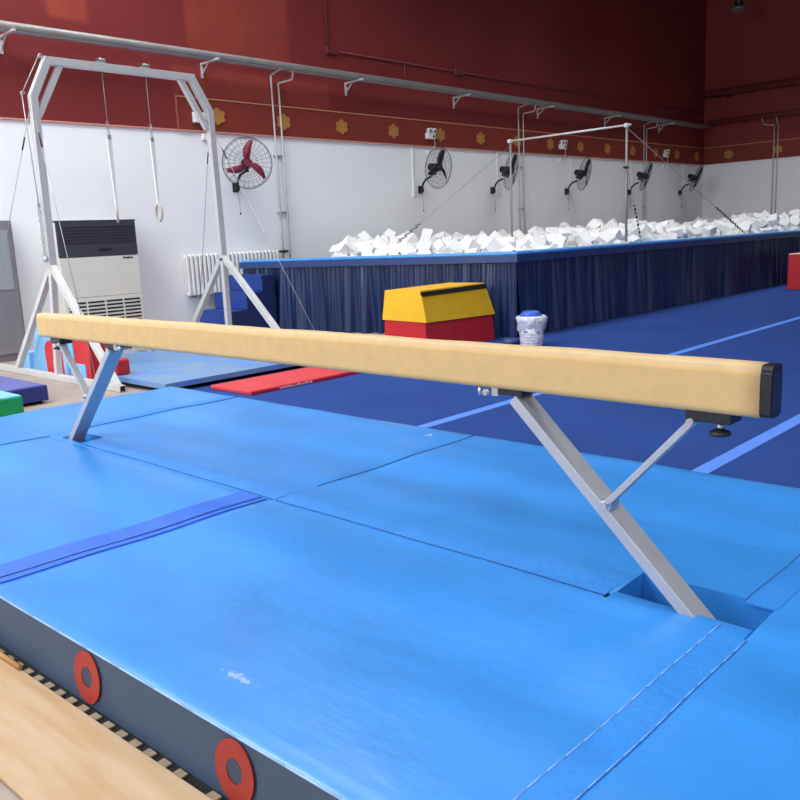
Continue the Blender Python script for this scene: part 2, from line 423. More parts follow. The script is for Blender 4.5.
for y0, y1, s, g in ((.880, .916, 1, -.002), (5.90, 5.915, -1, -.006)):
    o = MB().prism(beam_poly(g), 'y', y0, y1).build('end_cap', 'black_plastic', bm_); o['label'] = 'black end cap of the beam'
    yy = y0 if s == 1 else y1
    MB().box(bx0+.016, bx1-.014, yy-.003, yy+.003, bz0+.018, bz1-.025, .002).build('cap_panel', 'cap_face', o)
CX = 2.546
for s in (1, -1):                                               # s=1 near end, -1 far end
    def Y(y): return y if s == 1 else 2*3.375-y
    m = MB().bar((CX, Y(.954), .03), (CX, Y(1.822), .863), .098, .042, bev=.004)
    leg = m.build('leg', 'aluminium', bm_)
    MB().box(2.30, 2.81, Y(.945)-.04, Y(.945)+.04, .0, .03, .005).build('foot_bar', 'aluminium', bm_)
    MB().bar((2.522, Y(1.128), .858), (2.522, Y(1.428), .530), .044, .022, bev=.002).build('brace', 'aluminium', bm_)
    m = MB().cyl((2.490, Y(1.428), .527), (2.53, Y(1.428), .527), .013).cyl((2.483, Y(1.428), .527), (2.490, Y(1.428), .527), .009)
    m.box(2.50, 2.56, Y(1.432)-.022, Y(1.432)+.022, .505, .535, .004).build('pivot_bracket', 'steel', bm_)
    MB().cyl((2.488, Y(1.128), .860), (2.53, Y(1.128), .860), .012).build('pivot_bolt', 'steel', bm_)
    y0, y1 = sorted((Y(1.0), Y(1.147)))
    MB().box(2.500, 2.59, y0, y1, .862, .904, .005).build('clamp_block', 'black_plastic', bm_)
    m = MB().cyl((2.53, Y(1.045), .83), (2.53, Y(1.045), .865), .011)
    k = m.build('clamp_screw', 'steel', bm_)
    MB().lathe([(.012,.845), (.016,.838), (.031,.834), (.034,.828), (.031,.821), (.012,.818)], (2.53, Y(1.045), 0), 20).build('hand_wheel', 'black_plastic', k)
    y0, y1 = sorted((Y(1.78), Y(1.885)))
    MB().box(2.50, 2.60, y0, y1, .874, .905, .004).build('hinge_plate', 'black_plastic', bm_)
    m = MB().box(2.500, 2.53, Y(1.905)-.016, Y(1.905)+.016, .866, .903, .003)
    m.cyl((2.49, Y(1.945), .879), (2.59, Y(1.945), .879), .012).cyl((2.50, Y(1.975), .862), (2.50, Y(1.975), .897), .008)
    m.build('hinge_pin', 'steel', bm_)
MB().tube([(2.54, 4.85, .885), (2.54, 4.62, .872), (2.54, 4.45, .885), (2.54, 4.42, .904)], .005).build('locking_rod', 'steel', bm_)

# ------------------------------------------------------------------ wooden board with ribs in the foreground
wb = thing('wooden_board', (.87, 2.0, 0), 'pale wooden board with notched edge lying beside the near mat', 'board')
MB().box(.73, 1.052, .0, 4.6, .003, .016, .003).build('board', 'wood_pale', wb)
MB().box(1.0, 1.110, .0, 4.6, .0, .003).build('gap_shade_strip', 'black_band_gap', wb)  # black strip put in to paint the darkness between the edge blocks
for i in range(56):
    y = .12+i*.079
    if abs(y-1.88) < .04: continue
    MB().box(1.046, 1.080, y, y+.042, .003, .011, .002).build('edge_block', 'wood_block', wb)
wb.rotation_euler = (0, 0, .034)
tag(MB().cyl((1.016, 2.93, .026), (.994, 3.6, .026), .009, seg=10).build('wooden_stick', 'stick_tan', None, (1.01, 3.2, .015)), 'thin tan stick lying on the edge of the pale wooden board', 'stick')

# ------------------------------------------------------------------ floor mats and blocks at the left
t = thing('floor_mat', (5.6, 6.95, 0), 'flat red floor mat on the carpet behind the beam', 'mat')
MB().box(4.82, 6.9, 6.68, 7.38, .006, .05, .012).build('cover', 'red_mat', t)
MB().box(4.82, 6.9, 6.672, 6.69, .006, .040, .004).build('edge_band', 'red_edge', t)
m = MB()
random.seed(3)
for k in range(13):
    y = 6.672; x = 5.18+k*.034; h = random.uniform(.010, .024)
    m.box(x, x+.02, 6.668, 6.674, .016, .016+h)
m.build('printed_lettering', 'plastic_white', t)
t = thing('crash_mat', (5.6, 8.5, 0), 'dusty blue crash mat over a painted dark gap behind the narrow landing mat', 'mat')
MB().prism([(4.42,7.58), (6.45,7.58), (6.45,10.4), (4.72,10.4), (4.72,8.95), (4.42,8.95)], 'z', .05, .105).build('cover', 'dusty_mat', t)
MB().prism([(4.46,7.64), (6.40,7.64), (6.40,10.35), (4.76,10.35), (4.76,8.91), (4.46,8.91)], 'z', .007, .05).build('base', 'black_band_gap', t)  # near-black slab standing in for the shade under the mat
# purple block, green block
t = thing('foam_block', (3.0, 8.9, 0), 'purple foam block on the floor at the left edge', 'block', 'foam blocks at the left')
MB().box(2.5, 3.51, 8.27, 9.6, .03, .185, .012).build('cover', 'navy_vinyl', t)
MB().box(2.52, 3.49, 8.29, 9.58, .178, .189, .005).build('top_panel', 'purple_vinyl', t)
MB().box(2.56, 3.46, 8.32, 9.55, .0, .03).build('base', 'black_band_gap', t)
t = thing('foam_block', (2.5, 7.8, 0), 'green foam block with pale blue top at the left edge', 'block', 'foam blocks at the left')
MB().box(2.0, 2.97, 7.55, 8.10, .0, .235, .012).build('cover', 'green_vinyl', t)
MB().box(2.01, 2.96, 7.56, 8.09, .225, .243, .005).build('top_panel', 'sky_vinyl', t)
# soft play shapes behind the ring frame
t = thing('foam_shape', (4.55, 10.3, 0), 'light blue soft foam shape with a red arch behind the ring frame', 'foam shape')
MB().prism([(9.90,0), (10.74,0), (10.50,.62), (9.90,.62)], 'x', 4.40, 4.70).build('cover', 'sky_vinyl', t)
P = [(9.93, .005), (10.27, .005), (10.29, .22)] + [(10.11+.18*math.cos(a), .30+.13*math.sin(a)) for a in [PI*i/12 for i in range(13)]] + [(9.93, .22)]
MB().prism(P, 'x', 4.388, 4.402).build('arch_panel', 'red_vinyl', t)
t = thing('foam_shape', (4.55, 9.3, 0), 'red soft foam shape with light blue corner panel behind the ring frame', 'foam shape')
MB().prism([(9.14,0), (9.88,0), (9.88,.62), (9.14,.62)], 'x', 4.40, 4.60).build('cover', 'red_vinyl', t)
MB().prism([(9.25,.005), (9.80,.005), (9.80,.44), (9.52,.44), (9.52,.19), (9.25,.19)], 'x', 4.388, 4.402).build('corner_panel', 'sky_vinyl', t)
t = thing('foam_block', (4.5, 10.95, 0), 'small light blue foam block behind the rear leg of the ring frame', 'block')
MB().box(4.40, 4.62, 10.82, 11.05, .0, .24, .012).build('cover', 'sky_vinyl', t)
t = thing('foam_bolster', (4.52, 8.72, .105), 'small red foam block on the dusty blue crash mat', 'block')
MB().box(4.43, 4.605, 8.60, 8.84, .105, .285, .03, 3).build('cover', 'red_vinyl', t)

# ------------------------------------------------------------------ ring frame
rf = thing('ring_frame', (5.48, 9.65, 0), 'grey metal gymnastics ring frame standing by the white wall', 'ring frame')
FY = 9.65; SW = .085
def sq(a, b, w=SW, n='post', e=.0):
    a, b = Vector(a), Vector(b); d = (b-a).normalized()*e
    m = MB().bar(a-d, b+d, w, w*(1.025 if n == 'corner_tube' else 1), up=(0,1,0), bev=.003)
    if n == 'corner_tube':
        for p in (a, b): m.cyl((p.x, p.y-w*.5-.0005, p.z), (p.x, p.y+w*.5+.0005, p.z), w*.49, seg=20)
    return m.build(n, 'silver_paint', rf)
for s, xa, xk, xt, xi_b, xi_t in ((-1, 4.325, 4.345, 4.55, 4.375, 4.70), (1, 6.69, 6.665, 6.43, 6.61, 6.265)):
    sq((4.24 if s < 0 else 6.69, FY, 0.05), (xa, FY, 1.34), .07, 'lower_post')
    sq((xa, FY, 1.30), (xk, FY, 3.20), SW, 'upright')
    sq((xk, FY, 3.20), (xt, FY, 3.60), SW, 'corner_tube')
    sq((xi_b, FY, 2.98), (xi_t, FY, 3.57), .065, 'corner_brace')
    xf = 4.24 if s < 0 else 6.69
    sq((xa, FY, 1.33), (xf, 8.24, .05), .07, 'front_leg')
    sq((xa, FY, 1.33), (xf, 10.80, .05), .07, 'rear_leg')
    MB().bar((xf, 8.14, .037), (xf, 11.7 if s < 0 else 11.0, .037), .07, .07, bev=.004).build('base_tube', 'silver_paint', rf)
    bpy.context.view_layer.update()
    MB().box(xf-.025, xf+.025, 8.132, 8.142, .012, .062).build('tube_opening', 'dark_gap', rf.children[-1])
sq((4.515, FY, 3.60), (6.465, FY, 3.60), SW, 'top_bar')
# adjustment cable, chain and guys
MB().tube([(4.262, FY, 2.0), (4.225, FY, 3.22), (4.475, FY, 3.66)], .006).build('pulley_cable', 'wire', rf)
for p in ((4.235, FY, 3.23), (4.485, FY, 3.65)): MB().cyl((p[0], p[1]-.02, p[2]), (p[0], p[1]+.02, p[2]), .022, seg=14).build('pulley', 'steel', rf)
m = MB(); z = 2.05
while z > 1.42: m.torus((4.258, FY, z), (1,0,0) if int(z*22) % 2 else (0,1,0), .016, .005, 10, 5); z -= .034
m.build('adjusting_chain', 'wire', rf)
MB().cyl((4.265, FY, 1.38), (4.265, FY, 1.44), .03).build('chain_catch', 'steel', rf)
for a, b in (((4.30, FY, 3.08), (4.08, 11.55, .04)), ((4.33, FY, 3.08), (4.255, 8.75, .09)), ((6.65, FY, 3.0), (7.5, 11.7, .0)), ((6.68, FY, 3.0), (6.55, 7.40, .01))):
    a, b = Vector(a), Vector(b); o = MB().cyl(a, b, .0045, seg=6).build('guy_wire', 'wire', rf)
    d = (b-a).normalized(); c = a.lerp(b, .12)
    MB().cyl(c-d*.08, c+d*.08, .009, seg=8).build('turnbuckle', 'dark_metal', o)
for i, (x, lab) in enumerate(((5.21, 'left hand gymnastics ring seen edge-on, hanging on a white strap'), (5.785, 'right hand gymnastics ring seen as an oval, hanging on a white strap'))):
    g = thing('gymnastics_ring', (x, FY, 3.64), lab, 'gymnastics ring', 'pair of hanging rings')
    m = MB().box(x-.03, x+.03, FY-.03, FY+.03, 3.64, 3.66, .004).box(x-.045, x-.033, FY-.03, FY+.03, 3.64, 3.70).box(x+.033, x+.045, FY-.03, FY+.03, 3.64, 3.70).cyl((x-.045, FY, 3.685), (x+.045, FY, 3.685), .018)
    m.build('swivel_bracket', 'steel', g)
    MB().cyl((x, FY, 3.64), (x, FY, 2.99), .0045, seg=6).build('cable', 'wire', g)
    m = MB(); 
    for k in range(5): m.torus((x, FY, 2.97-.03*k), (1,0,0) if k % 2 else (0,1,0), .016, .005, 10, 5)
    m.box(x-.022, x+.022, FY-.015, FY+.015, 2.78, 2.84, .008); m.build('buckle', 'steel', g)
    MB().prism([(x-.030, 2.79), (x+.030, 2.79), (x+.012, 2.02), (x-.012, 2.02)], 'y', FY-.012, FY+.012).build('strap', 'strap', g)
    MB().torus((x, FY, 1.915), (.88, -.47, 0) if i == 0 else (.985, -.17, 0), .10, .015, 36, 10).build('ring', 'ring_wood', g)

# ------------------------------------------------------------------ air conditioner
a0, a1, ya = 5.50, 6.76, 12.0
ac = thing('air_conditioner', (6.2, 12.2, 0), 'tall floor-standing white air conditioner with dark upper grille', 'air conditioner')
MB().box(a0, a1, ya+.03, 12.38, 0, 1.905, .012).build('cabinet', 'unit_white', ac)
MB().box(a0-.004, a1+.004, ya-.002, 12.30, 1.905, 1.93, .006).build('top_cover', 'unit_dark', ac)
o = MB().box(a0+.005, a1-.005, ya, ya+.06, 1.40, 1.905, .006).build('upper_panel', 'unit_dark', ac); o['label'] = 'dark grey outlet panel with louvres'
m = MB()
for k in range(6): m.box(a0+.06, a1-.05, ya-.008, ya+.004, 1.60+k*.045, 1.606+k*.045)
m.build('louvre', 'dark_gap', o)
MB().box(6.12, 6.32, ya-.006, ya+.002, 1.475, 1.51, .002).build('control_display', 'dark_gap', o)
MB().box(a0+.004, a1-.004, ya+.005, ya+.05, .80, 1.392, .008).build('front_panel', 'unit_white', ac)
o = MB().box(a0+.004, a1-.004, ya+.005, ya+.05, .10, .795, .008).build('lower_panel', 'unit_white', ac)
m = MB()
for k in range(11):
    z = .16+k*.055
    for q in range(4): m.box(a0+.06+q*.295, a0+.06+q*.295+.265, ya+.001, ya+.01, z, z+.026)
m.build('intake_slots', 'dark_gap', o)
m = MB()
x = 6.50
for k, (w, h) in enumerate(((.018,.03), (.014,.022), (.016,.024), (.016,.022), (.018,.028), (.014,.022), (.018,.022), (.016,.022))):
    m.box(x, x+w, ya+.001, ya+.006, 1.345, 1.345+h); x += w+.004
m.build('brand_lettering', 'label_dark', ac)
# grey cabinet at the left edge
cb = thing('metal_cabinet', (4.4, 12.25, 0), 'grey cabinet with glazed doors at the left edge by the wall', 'cabinet')
MB().box(3.55, 4.93, 12.12, 12.39, .0, 1.95, .01).build('body', 'cabinet_grey', cb)
for x0, x1 in ((3.58, 4.23), (4.25, 4.90)):
    d = MB().box(x0, x1, 12.085, 12.12, .10, 1.91, .006).build('door', 'cabinet_grey', cb)
    MB().box(x0+.07, x1-.06, 12.078, 12.09, 1.0, 1.82).build('glass_pane', 'glass_grey', d)
    MB().box(x0+.03, x0+.045, 12.05, 12.085, .85, 1.0).build('handle', 'steel', d)
MB().box(3.57, 4.91, 12.13, 12.38, 0.0, .06).build('plinth', 'dark_gap', cb)

# radiator
rd = thing('radiator', (8.75, 12.3, 0.66), 'white column radiator on the wall behind the ring frame', 'radiator')
for k in range(24):
    x = 7.80+k*.083
    m = MB().box(x-.028, x+.028, 12.26, 12.30, .68, 1.33, .014).box(x-.028, x+.028, 12.335, 12.365, .68, 1.33, .012).box(x-.024, x+.024, 12.26, 12.365, 1.28, 1.345, .016).box(x-.024, x+.024, 12.26, 12.365, .66, .72, .016)
    m.build('column', 'radiator_white', rd)
m = MB().cyl((7.78, 12.31, 1.31), (9.78, 12.31, 1.31), .02).cyl((7.78, 12.31, .69), (9.78, 12.31, .69), .02).build('header_pipe', 'radiator_white', rd)
m = MB().cyl((9.72, 12.31, 1.31), (9.98, 12.31, 1.31), .022).cyl((9.86, 12.25, 1.31), (9.86, 12.31, 1.31), .03).build('valve', 'dark_metal', rd)
m = MB().box(7.9, 7.94, 12.33, 12.4, .64, .67).box(9.6, 9.64, 12.33, 12.4, .64, .67).build('wall_bracket', 'dark_metal', rd)

# steps
st = thing('foam_steps', (8.4, 11.9, 0), 'dark blue foam steps leading up to the pit edge', 'steps')
ZS = (0, .15, .415, .687, .96); XS = (7.54, 7.87, 8.20, 8.53, 8.80)
for k in range(4):
    o = MB().box(XS[k], 8.80, 11.26, 12.18, ZS[k], ZS[k+1], .012).build('step', 'step_shaded', st)
    MB().box(XS[k]-.006, XS[k]+.006, 11.265, 12.175, ZS[k]+.01, ZS[k+1]-.01, .003).build('riser_lit', 'step_lit', o)  # thin sheets carry the lit tone of riser and tread
    MB().box(XS[k]+.01, XS[k+1], 11.27, 12.17, ZS[k+1]-.003, ZS[k+1]+.003).build('tread_lit', 'step_lit', o)

# ------------------------------------------------------------------ foam pit
PX, PY, PZ = 9.55, 6.83, 1.20
QX, QY = 8.72, 12.12                                            # far left corner: the front edge runs at a slight slant
def fx(y): return PX + (QX-PX)*(y-PY)/(QY-PY)
pit = thing('foam_pit', (18, 9.5, 0), 'raised foam pit with light blue padded rim and navy curtains', 'foam pit')
def slab(i0, i1, z0, z1): return [(fx(PY+i0)+i0, PY+i0), (27.95, PY+i0), (27.95, QY), (fx(QY)+i0, QY)]
MB().prism(slab(.14, 0, 0, 0), 'z', 0, .9).build('platform', 'rim_dark', pit)
def left_strip(a, b): return [(fx(PY)+a, PY+(a if a > 0 else 0)), (fx(PY)+b, PY+(a if a > 0 else 0)), (fx(QY)+b, QY), (fx(QY)+a, QY)]
m = MB().prism(left_strip(.14, .42), 'z', .9, 1.06).box(PX+.43, 27.95, PY+.14, PY+.38, .9, 1.06); m.build('inner_wall', 'rim_dark', pit)
m = MB().prism(left_strip(0, .46), 'z', 1.155, PZ); bmesh.ops.bevel(m.bm, geom=m.bm.edges[:], offset=.018, segments=3, affect='EDGES'); m.build('rim_pad', 'rim_blue', pit)
MB().box(PX+.463, 27.95, PY, PY+.40, 1.155, PZ, .018, 3).build('rim_pad', 'rim_blue', pit)
MB().prism(left_strip(.008, .42), 'z', 1.06, 1.16).build('rim_fascia', 'rim_dark', pit)
MB().box(PX+.422, 27.95, PY+.008, PY+.35, 1.06, 1.16).build('rim_fascia', 'rim_dark', pit)
def curtain(a, b, nx, ny, step=.02, z0=.01, z1=1.07):
    m = MB(); a, b = Vector(a), Vector(b); L = (b-a).length; d = (b-a)/L; n = Vector((nx, ny, 0)).normalized()
    cnt = int(L/step); rnd = random.Random(int(L*100)); ph = [rnd.uniform(0, 6.28) for _ in range(8)]
    zs = [z1, z1-.06, z1-.18, z1-.34, .55, .4, .25, .12, z0]; F = []; Bk = []
    for i in range(cnt+1):
        u = L*i/cnt; ca = []; cb_ = []
        for z in zs:
            k = (z1-z)/(z1-z0); ub = u + .03*k*math.sin(u*4.3+ph[5])
            big = math.sin(ub*21+2.6*math.sin(u*1.9+ph[0])); fine = math.sin(u*61+3*math.sin(u*2.7+ph[1]))
            amp = .5+.5*math.sin(u*3.3+ph[6])
            w = .014*fine*(1-.55*k) + (.016+.055*k)*(.35+.65*amp)*(abs(big)**.7*(1 if big > 0 else -1)) + .03*k*math.sin(u*5.1+ph[3]) + .012*math.sin(u*11+ph[4]+2*k)
            p = a + d*u + n*(w-.01+.03*k)
            ca.append(m.bm.verts.new((p.x, p.y, z))); q = p - n*.006; cb_.append(m.bm.verts.new((q.x, q.y, z)))
        F.append(ca); Bk.append(cb_)
    for S, fl in ((F, 0), (Bk, 1)):
        for A, B in zip(S, S[1:]):
            for j in range(len(zs)-1):
                q = (A[j], A[j+1], B[j+1], B[j]); f = m.bm.faces.new(q if fl == 0 else q[::-1]); f.smooth = True
    return m
curtain((QX+.07, QY-.02, 0), (PX+.07, PY+.07, 0), -(QY-PY), -(PX-QX), z1=1.06).build('front_curtain', 'curtain', pit)
curtain((PX+.07, PY+.07, 0), (27.9, PY+.07, 0), 0, -1, z1=1.06).build('side_curtain', 'curtain', pit)

# foam blocks
rnd = random.Random(11)
protos = []
for (a, b, c) in ((.22,.20,.19), (.25,.20,.17), (.20,.20,.20), (.28,.19,.15)):
    m = MB().box(-a/2, a/2, -b/2, b/2, -c/2, c/2, .008, 1)
    for v in m.bm.verts: v.co += Vector((rnd.uniform(-.012,.012), rnd.uniform(-.012,.012), rnd.uniform(-.012,.012)))
    me = bpy.data.meshes.new('foam_cube'); bmesh.ops.recalc_face_normals(m.bm, faces=m.bm.faces[:]); m.bm.to_mesh(me); m.bm.free(); me.materials.append(M['foam_white']); protos.append(me)
spots = []
y = PY+.54
while y < 11.8:
    x = fx(y)+.62
    if y > 10.6: x += (y-10.6)*1.7
    while x < 27.7:
        h = 1.10 + .05*math.sin(x*1.3+y) + .05*math.sin(x*.7-1.1*y) + (.010*(x-15) if x > 15 else 0)
        spots.append((x+rnd.uniform(-.05,.05), y+rnd.uniform(-.05,.05), h+rnd.uniform(-.03,.04)))
        if rnd.random() < .55: spots.append((x+.13+rnd.uniform(-.05,.05), y+.13+rnd.uniform(-.05,.05), h+.165+rnd.uniform(-.02,.04)))
        if rnd.random() < .08: spots.append((x+.1+rnd.uniform(-.05,.05), y+.1+rnd.uniform(-.05,.05), h+.29+rnd.uniform(-.03,.03)))
        x += .285
    y += .285
def show(p):                                                    # nearest and highest blocks show largest
    d = math.hypot(p[0], p[1]); edge = min(p[1]-PY, p[0]-fx(p[1]))
    return (1+.9*max(0, p[2]-1.2)/.2)/d/d * (1.0 if edge < 1.3 else .62 if p[2] > 1.35 else .3)
spots.sort(key=show, reverse=True)
rest = MB()
for k, (x, y, z) in enumerate(spots):
    e = Euler((rnd.uniform(-.9,.9), rnd.uniform(-.9,.9), rnd.uniform(0,3.14)))
    if k < 296:
        o = bpy.data.objects.new('foam_cube', rnd.choice(protos)); COL.objects.link(o); o.location = (x, y, z); o.rotation_euler = e
        tag(o, 'white foam block heaped in the raised blue pit', 'foam block', 'white foam blocks in the pit')
    else:
        R = e.to_matrix(); a, b, c = rnd.choice(((.11,.10,.095), (.125,.10,.085), (.14,.095,.075)))
        rest.hexa([Vector((x,y,z))+R@Vector(q) for q in ((-a,-b,-c),(a,-b,-c),(a,b,-c),(-a,b,-c))], [Vector((x,y,z))+R@Vector(q) for q in ((-a,-b,c),(a,-b,c),(a,b,c),(-a,b,c))])
tag(rest.build('foam_cube_heap', 'foam_white', None, (18, 9.5, .9)), 'rest of the white foam blocks at the back of the pit', 'foam blocks', None, 'stuff')

# ------------------------------------------------------------------ vault trapezoid, bin, blocks on the carpet
vt = thing('vault_box', (8.6, 7.5, 0), 'red and yellow vaulting block in front of the navy curtain', 'vaulting block')
X0, X1, Y0, Y1 = 7.93, 9.36, 7.10, 7.88
MB().hexa([(X0,Y0,.006), (X1,Y0,.006), (X1,Y1,.006), (X0,Y1,.006)], [(X0+.005,Y0+.03,.40), (X1-.03,Y0+.03,.40), (X1-.03,Y1-.03,.40), (X0+.005,Y1-.03,.40)]).build('lower_section', 'red_vinyl', vt)
MB().hexa([(X0-.012,Y0-.012,.385), (X1+.0,Y0-.012,.36), (X1-.01,Y1,.385), (X0-.012,Y1,.40)], [(X0+.002,Y0+.085,.79), (X1-.10,Y0+.085,.80), (X1-.10,Y1-.06,.80), (X0+.002,Y1-.06,.79)]).build('upper_section', 'yellow_vinyl', vt)
o = MB().hexa([(X0+.0,Y0+.055,.715), (X1-.09,Y0+.055,.725), (X1-.09,Y0+.085,.725), (X0+.0,Y0+.085,.715)], [(X0+.0,Y0+.071,.772), (X1-.105,Y0+.071,.785), (X1-.105,Y0+.09,.785), (X0+.0,Y0+.09,.772)]).build('velcro_band', 'black_band_gap', vt); o['label'] = 'black band along the upper edge'
# bin
bn = thing('waste_bin', (8.95, 6.2, .006), 'small white mesh waste bin lined with a blue-white plastic bag', 'waste bin')
m = MB().lathe([(.135,.0), (.140,.005), (.165,.33), (.150,.33), (.128,.02)], (8.95,6.2,.006), 28); m.build('basket', 'bag_white', bn)
r2 = random.Random(5); W = [[r2.uniform(-.022,.022) for _ in range(28)] for _ in range(9)]
MB().lathe([(.158,.19), (.168,.23), (.178,.28), (.200,.335), (.192,.375), (.165,.40), (.150,.385), (.145,.33), (.14,.30)], (8.95,6.2,.006), 28, lambda k, i: W[k][i]).build('bin_liner', 'bag_white', bn)
MB().lathe([(.138,.29), (.142,.37), (.135,.42), (.10,.455), (.02,.46)], (8.965,6.215,.006), 24).build('liner_inside', 'bag_blue', bn)
m = MB()
for k in range(5): m.torus((8.95,6.2,.04+.035*k), (0,0,1), .143+.0035*k, .004, 28, 5)
m.build('basket_rim', 'plastic_white', bn)
tag(MB().lathe([(.10,0), (.125,.02), (.12,.05), (.08,.075), (.02,.08)], (9.02,6.58,.006), 20).build('cloth_bundle', 'rim_dark', None, (9.02,6.58,.006)), 'small blue bundle on the carpet left of the bin', 'bundle')
# red block at the far right
t = thing('foam_block', (19.2, 5.9, 0), 'red foam block with cream top at the right edge by the curtain', 'block')
MB().box(18.5, 20.3, 5.2, 6.3, .006, .74, .012).build('cover', 'red_vinyl', t)
MB().box(18.51, 20.29, 5.21, 6.29, .735, .755, .006).build('top_panel', 'cream_top', t)

# ------------------------------------------------------------------ horizontal bar in the pit
hb = thing('horizontal_bar', (12.85, 8.1, PZ), 'pale horizontal bar on two slim posts standing in the foam pit', 'horizontal bar')
for y in (6.98, 9.30):
    MB().cyl((12.85, y, .9), (12.85, y, 3.07), .020, seg=14).build('post', 'pipe_grey', hb)
    MB().box(12.77, 12.93, y-.08, y+.08, PZ, PZ+.02).build('post_foot', 'silver_paint', hb)
    MB().box(12.81, 12.89, y-.035, y+.035, 3.05, 3.115, .01).build('bar_clamp', 'silver_paint', hb)
MB().cyl((12.85, 6.9, 3.085), (12.85, 9.36, 3.085), .016, seg=14).build('bar', 'silver_paint', hb)
MB().cyl((12.77, 6.98, 2.42), (12.90, 6.98, 2.42), .02).build('height_pin', 'dark_metal', hb)
for a, b, f in (((12.85, 9.30, 3.0), (9.85, 9.7, 1.2), .74), ((12.85, 6.98, 3.05), (18.1, 7.05, 1.2), .70), ((12.86, 6.98, 2.42), (13.42, 7.0, 1.2), .5)):
    a, b = Vector(a), Vector(b); o = MB().cyl(a, b, .005, seg=6).build('guy_wire', 'wire', hb); d = (b-a).normalized()
    m = MB(); n = int((b-a).length*(1-f)/.07); c0 = a.lerp(b, f)
    for k in range(max(3, n)): m.torus(c0 + d*.07*k, Vector((d.y, -d.x, 0)) if k % 2 else Vector((0,0,1)), .022, .008, 8, 5)
    m.build('tension_chain', 'dark_metal', o)

# ------------------------------------------------------------------ fans
def make_fan(name, blade):
    f = thing(name, (0,0,0), 'x', 'fan', 'wall fans along the white wall')
    MB().box(-.06, .06, -.03, 0, -.10, .06, .01).box(-.04,.04,-.09,-.03,-.08,.02,.01).build('wall_bracket', 'dark_metal', f, local=True)
    MB().tube([(0,-.05,-.02), (.0,-.12,.12), (.0,-.20,.19), (.0,-.34,.23)], .022, 10).build('arm', 'dark_metal', f, local=True)
    piv = Vector((0, -.36, .30)); 
    parts = []
    m = MB()                                                    # cage, axis along -y
    for yy, RR in ((-.14, (.06, .15, .24, .33, .40)), (.04, (.10, .2, .3, .40))):
        for R in RR:
            dep = yy + (.06 if yy < 0 else -.04)*(R/.42)**2
            m.torus((0, dep, 0), (0,1,0), R, .0022, 36, 4)
        for k in range(28):
            a = 2*PI*k/28; c, s = math.cos(a), math.sin(a); pts = []
            for R in (.06, .2, .32, .42): pts.append((c*R, yy + (.06 if yy < 0 else -.04)*(R/.42)**2, s*R))
            m.tube(pts, .0018, 3)
    m.torus((0,-.04,0), (0,1,0), .425, .007, 40, 6)
    parts.append(m.build('cage', 'dark_metal', f, local=True))
    m = MB().cyl((0,-.02,0), (0,.20,0), .085, .075, 20).cyl((0,.20,0), (0,.23,0), .075, .04, 20).box(-.03,.03,.02,.16,-.15,-.05,.01)
    parts.append(m.build('motor', 'dark_metal', f, local=True))
    parts.append(MB().cyl((0,-.11,0), (0,-.03,0), .055, .07, 18).build('hub', blade, f, local=True))
    for k in range(3):
        a = PI/2+.12 + k*2*PI/3; m = MB(); rows = []
        for q in range(9):
            r = .05+.33*q/8; w = (.028+.030*math.sin(PI*min(1, q/8*1.05)))*1.15; sw = -.35*(q/8)**1.5
            row = []
            for s in (-1, 1):
                aa = a + sw + s*w/max(r,.09); row.append((math.cos(aa)*r, -.07+s*.028, math.sin(aa)*r))
            rows.append([m.bm.verts.new(p) for p in row] + [m.bm.verts.new((p[0], p[1]+.006, p[2])) for p in row])
        for A, B in zip(rows, rows[1:]):
            for i, j in ((0,1), (1,3), (3,2), (2,0)):
                ff = m.bm.faces.new((A[i], A[j], B[j], B[i])); ff.smooth = True
        m.bm.faces.new((rows[-1][0], rows[-1][1], rows[-1][3], rows[-1][2]))
        parts.append(m.build('blade', blade, f, local=True))
    for p in parts: p.location = piv + Vector((0,0,.06))
    c = MB().tube([(0,-.07,-.08), (.02,-.08,-.3), (.015,-.08,-.45)], .0035, 5).build('pull_cord', 'dark_metal', f, local=True)
    MB().lathe([(.004,-.45), (.014,-.462), (.014,-.48), (.004,-.49)], (.015,-.08,0), 10).build('cord_knob', 'black_plastic', c, local=True)
    return f
fan1 = make_fan('wall_fan', 'maroon'); fan2 = make_fan('wall_fan', 'dark_metal')
fans = [(8.97, -27, 4, fan1, 'wall fan with maroon blades beside the ring frame'),
        (13.80, 2, 8, fan2, 'dark wall fan below the first twin emergency light, its disc turned to the camera'),
        (16.36, 20, 12, None, 'dark wall fan partly behind the left post of the horizontal bar'),
        (19.58, 14, 14, None, 'dark wall fan below the middle twin emergency light, left of the bar post'),
        (22.93, 22, 20, None, 'dark wall fan seen edge-on just right of the near bar post'),
        (26.25, 20, 24, None, 'dark wall fan seen edge-on in the far corner of the wall')]
for x, yaw, tilt, f, lab in fans:
    if f is None: f = copy_tree(fan2)
    f.location = (x, YB, 2.47); f['label'] = lab
    for c in f.children:
        if c.name.split('.')[0] in ('cage', 'motor', 'hub', 'blade'):
            c.rotation_euler = Euler((math.radians(tilt), 0, math.radians(yaw)), 'XYZ')
            c.location = (0, -.40 if f == fan1 else -.52, .36 if f == fan1 else .40)
# conduits above the fans
for x, z0, lab in ((13.60, 2.40, 'white conduit on the wall left of the second fan'), (16.60, 2.40, 'white conduit behind the fan at the left bar post'), (19.82, 2.38, 'white conduit behind the fourth fan from the left'), (23.16, 2.69, 'short white conduit above the fifth fan from the left'), (26.52, 2.69, 'short white conduit above the fan in the far corner')):
    t = thing('cable_conduit', (x, YB-.02, z0), lab, 'conduit', 'white conduits on the wall')
    MB().box(x-.028, x+.028, YB-.03, YB, z0, ZB-.02, .006).build('channel', 'plastic_white', t)
    MB().box(x-.05, x+.05, YB-.045, YB, z0-.10, z0+.01, .01).build('socket_box', 'plastic_white', t)
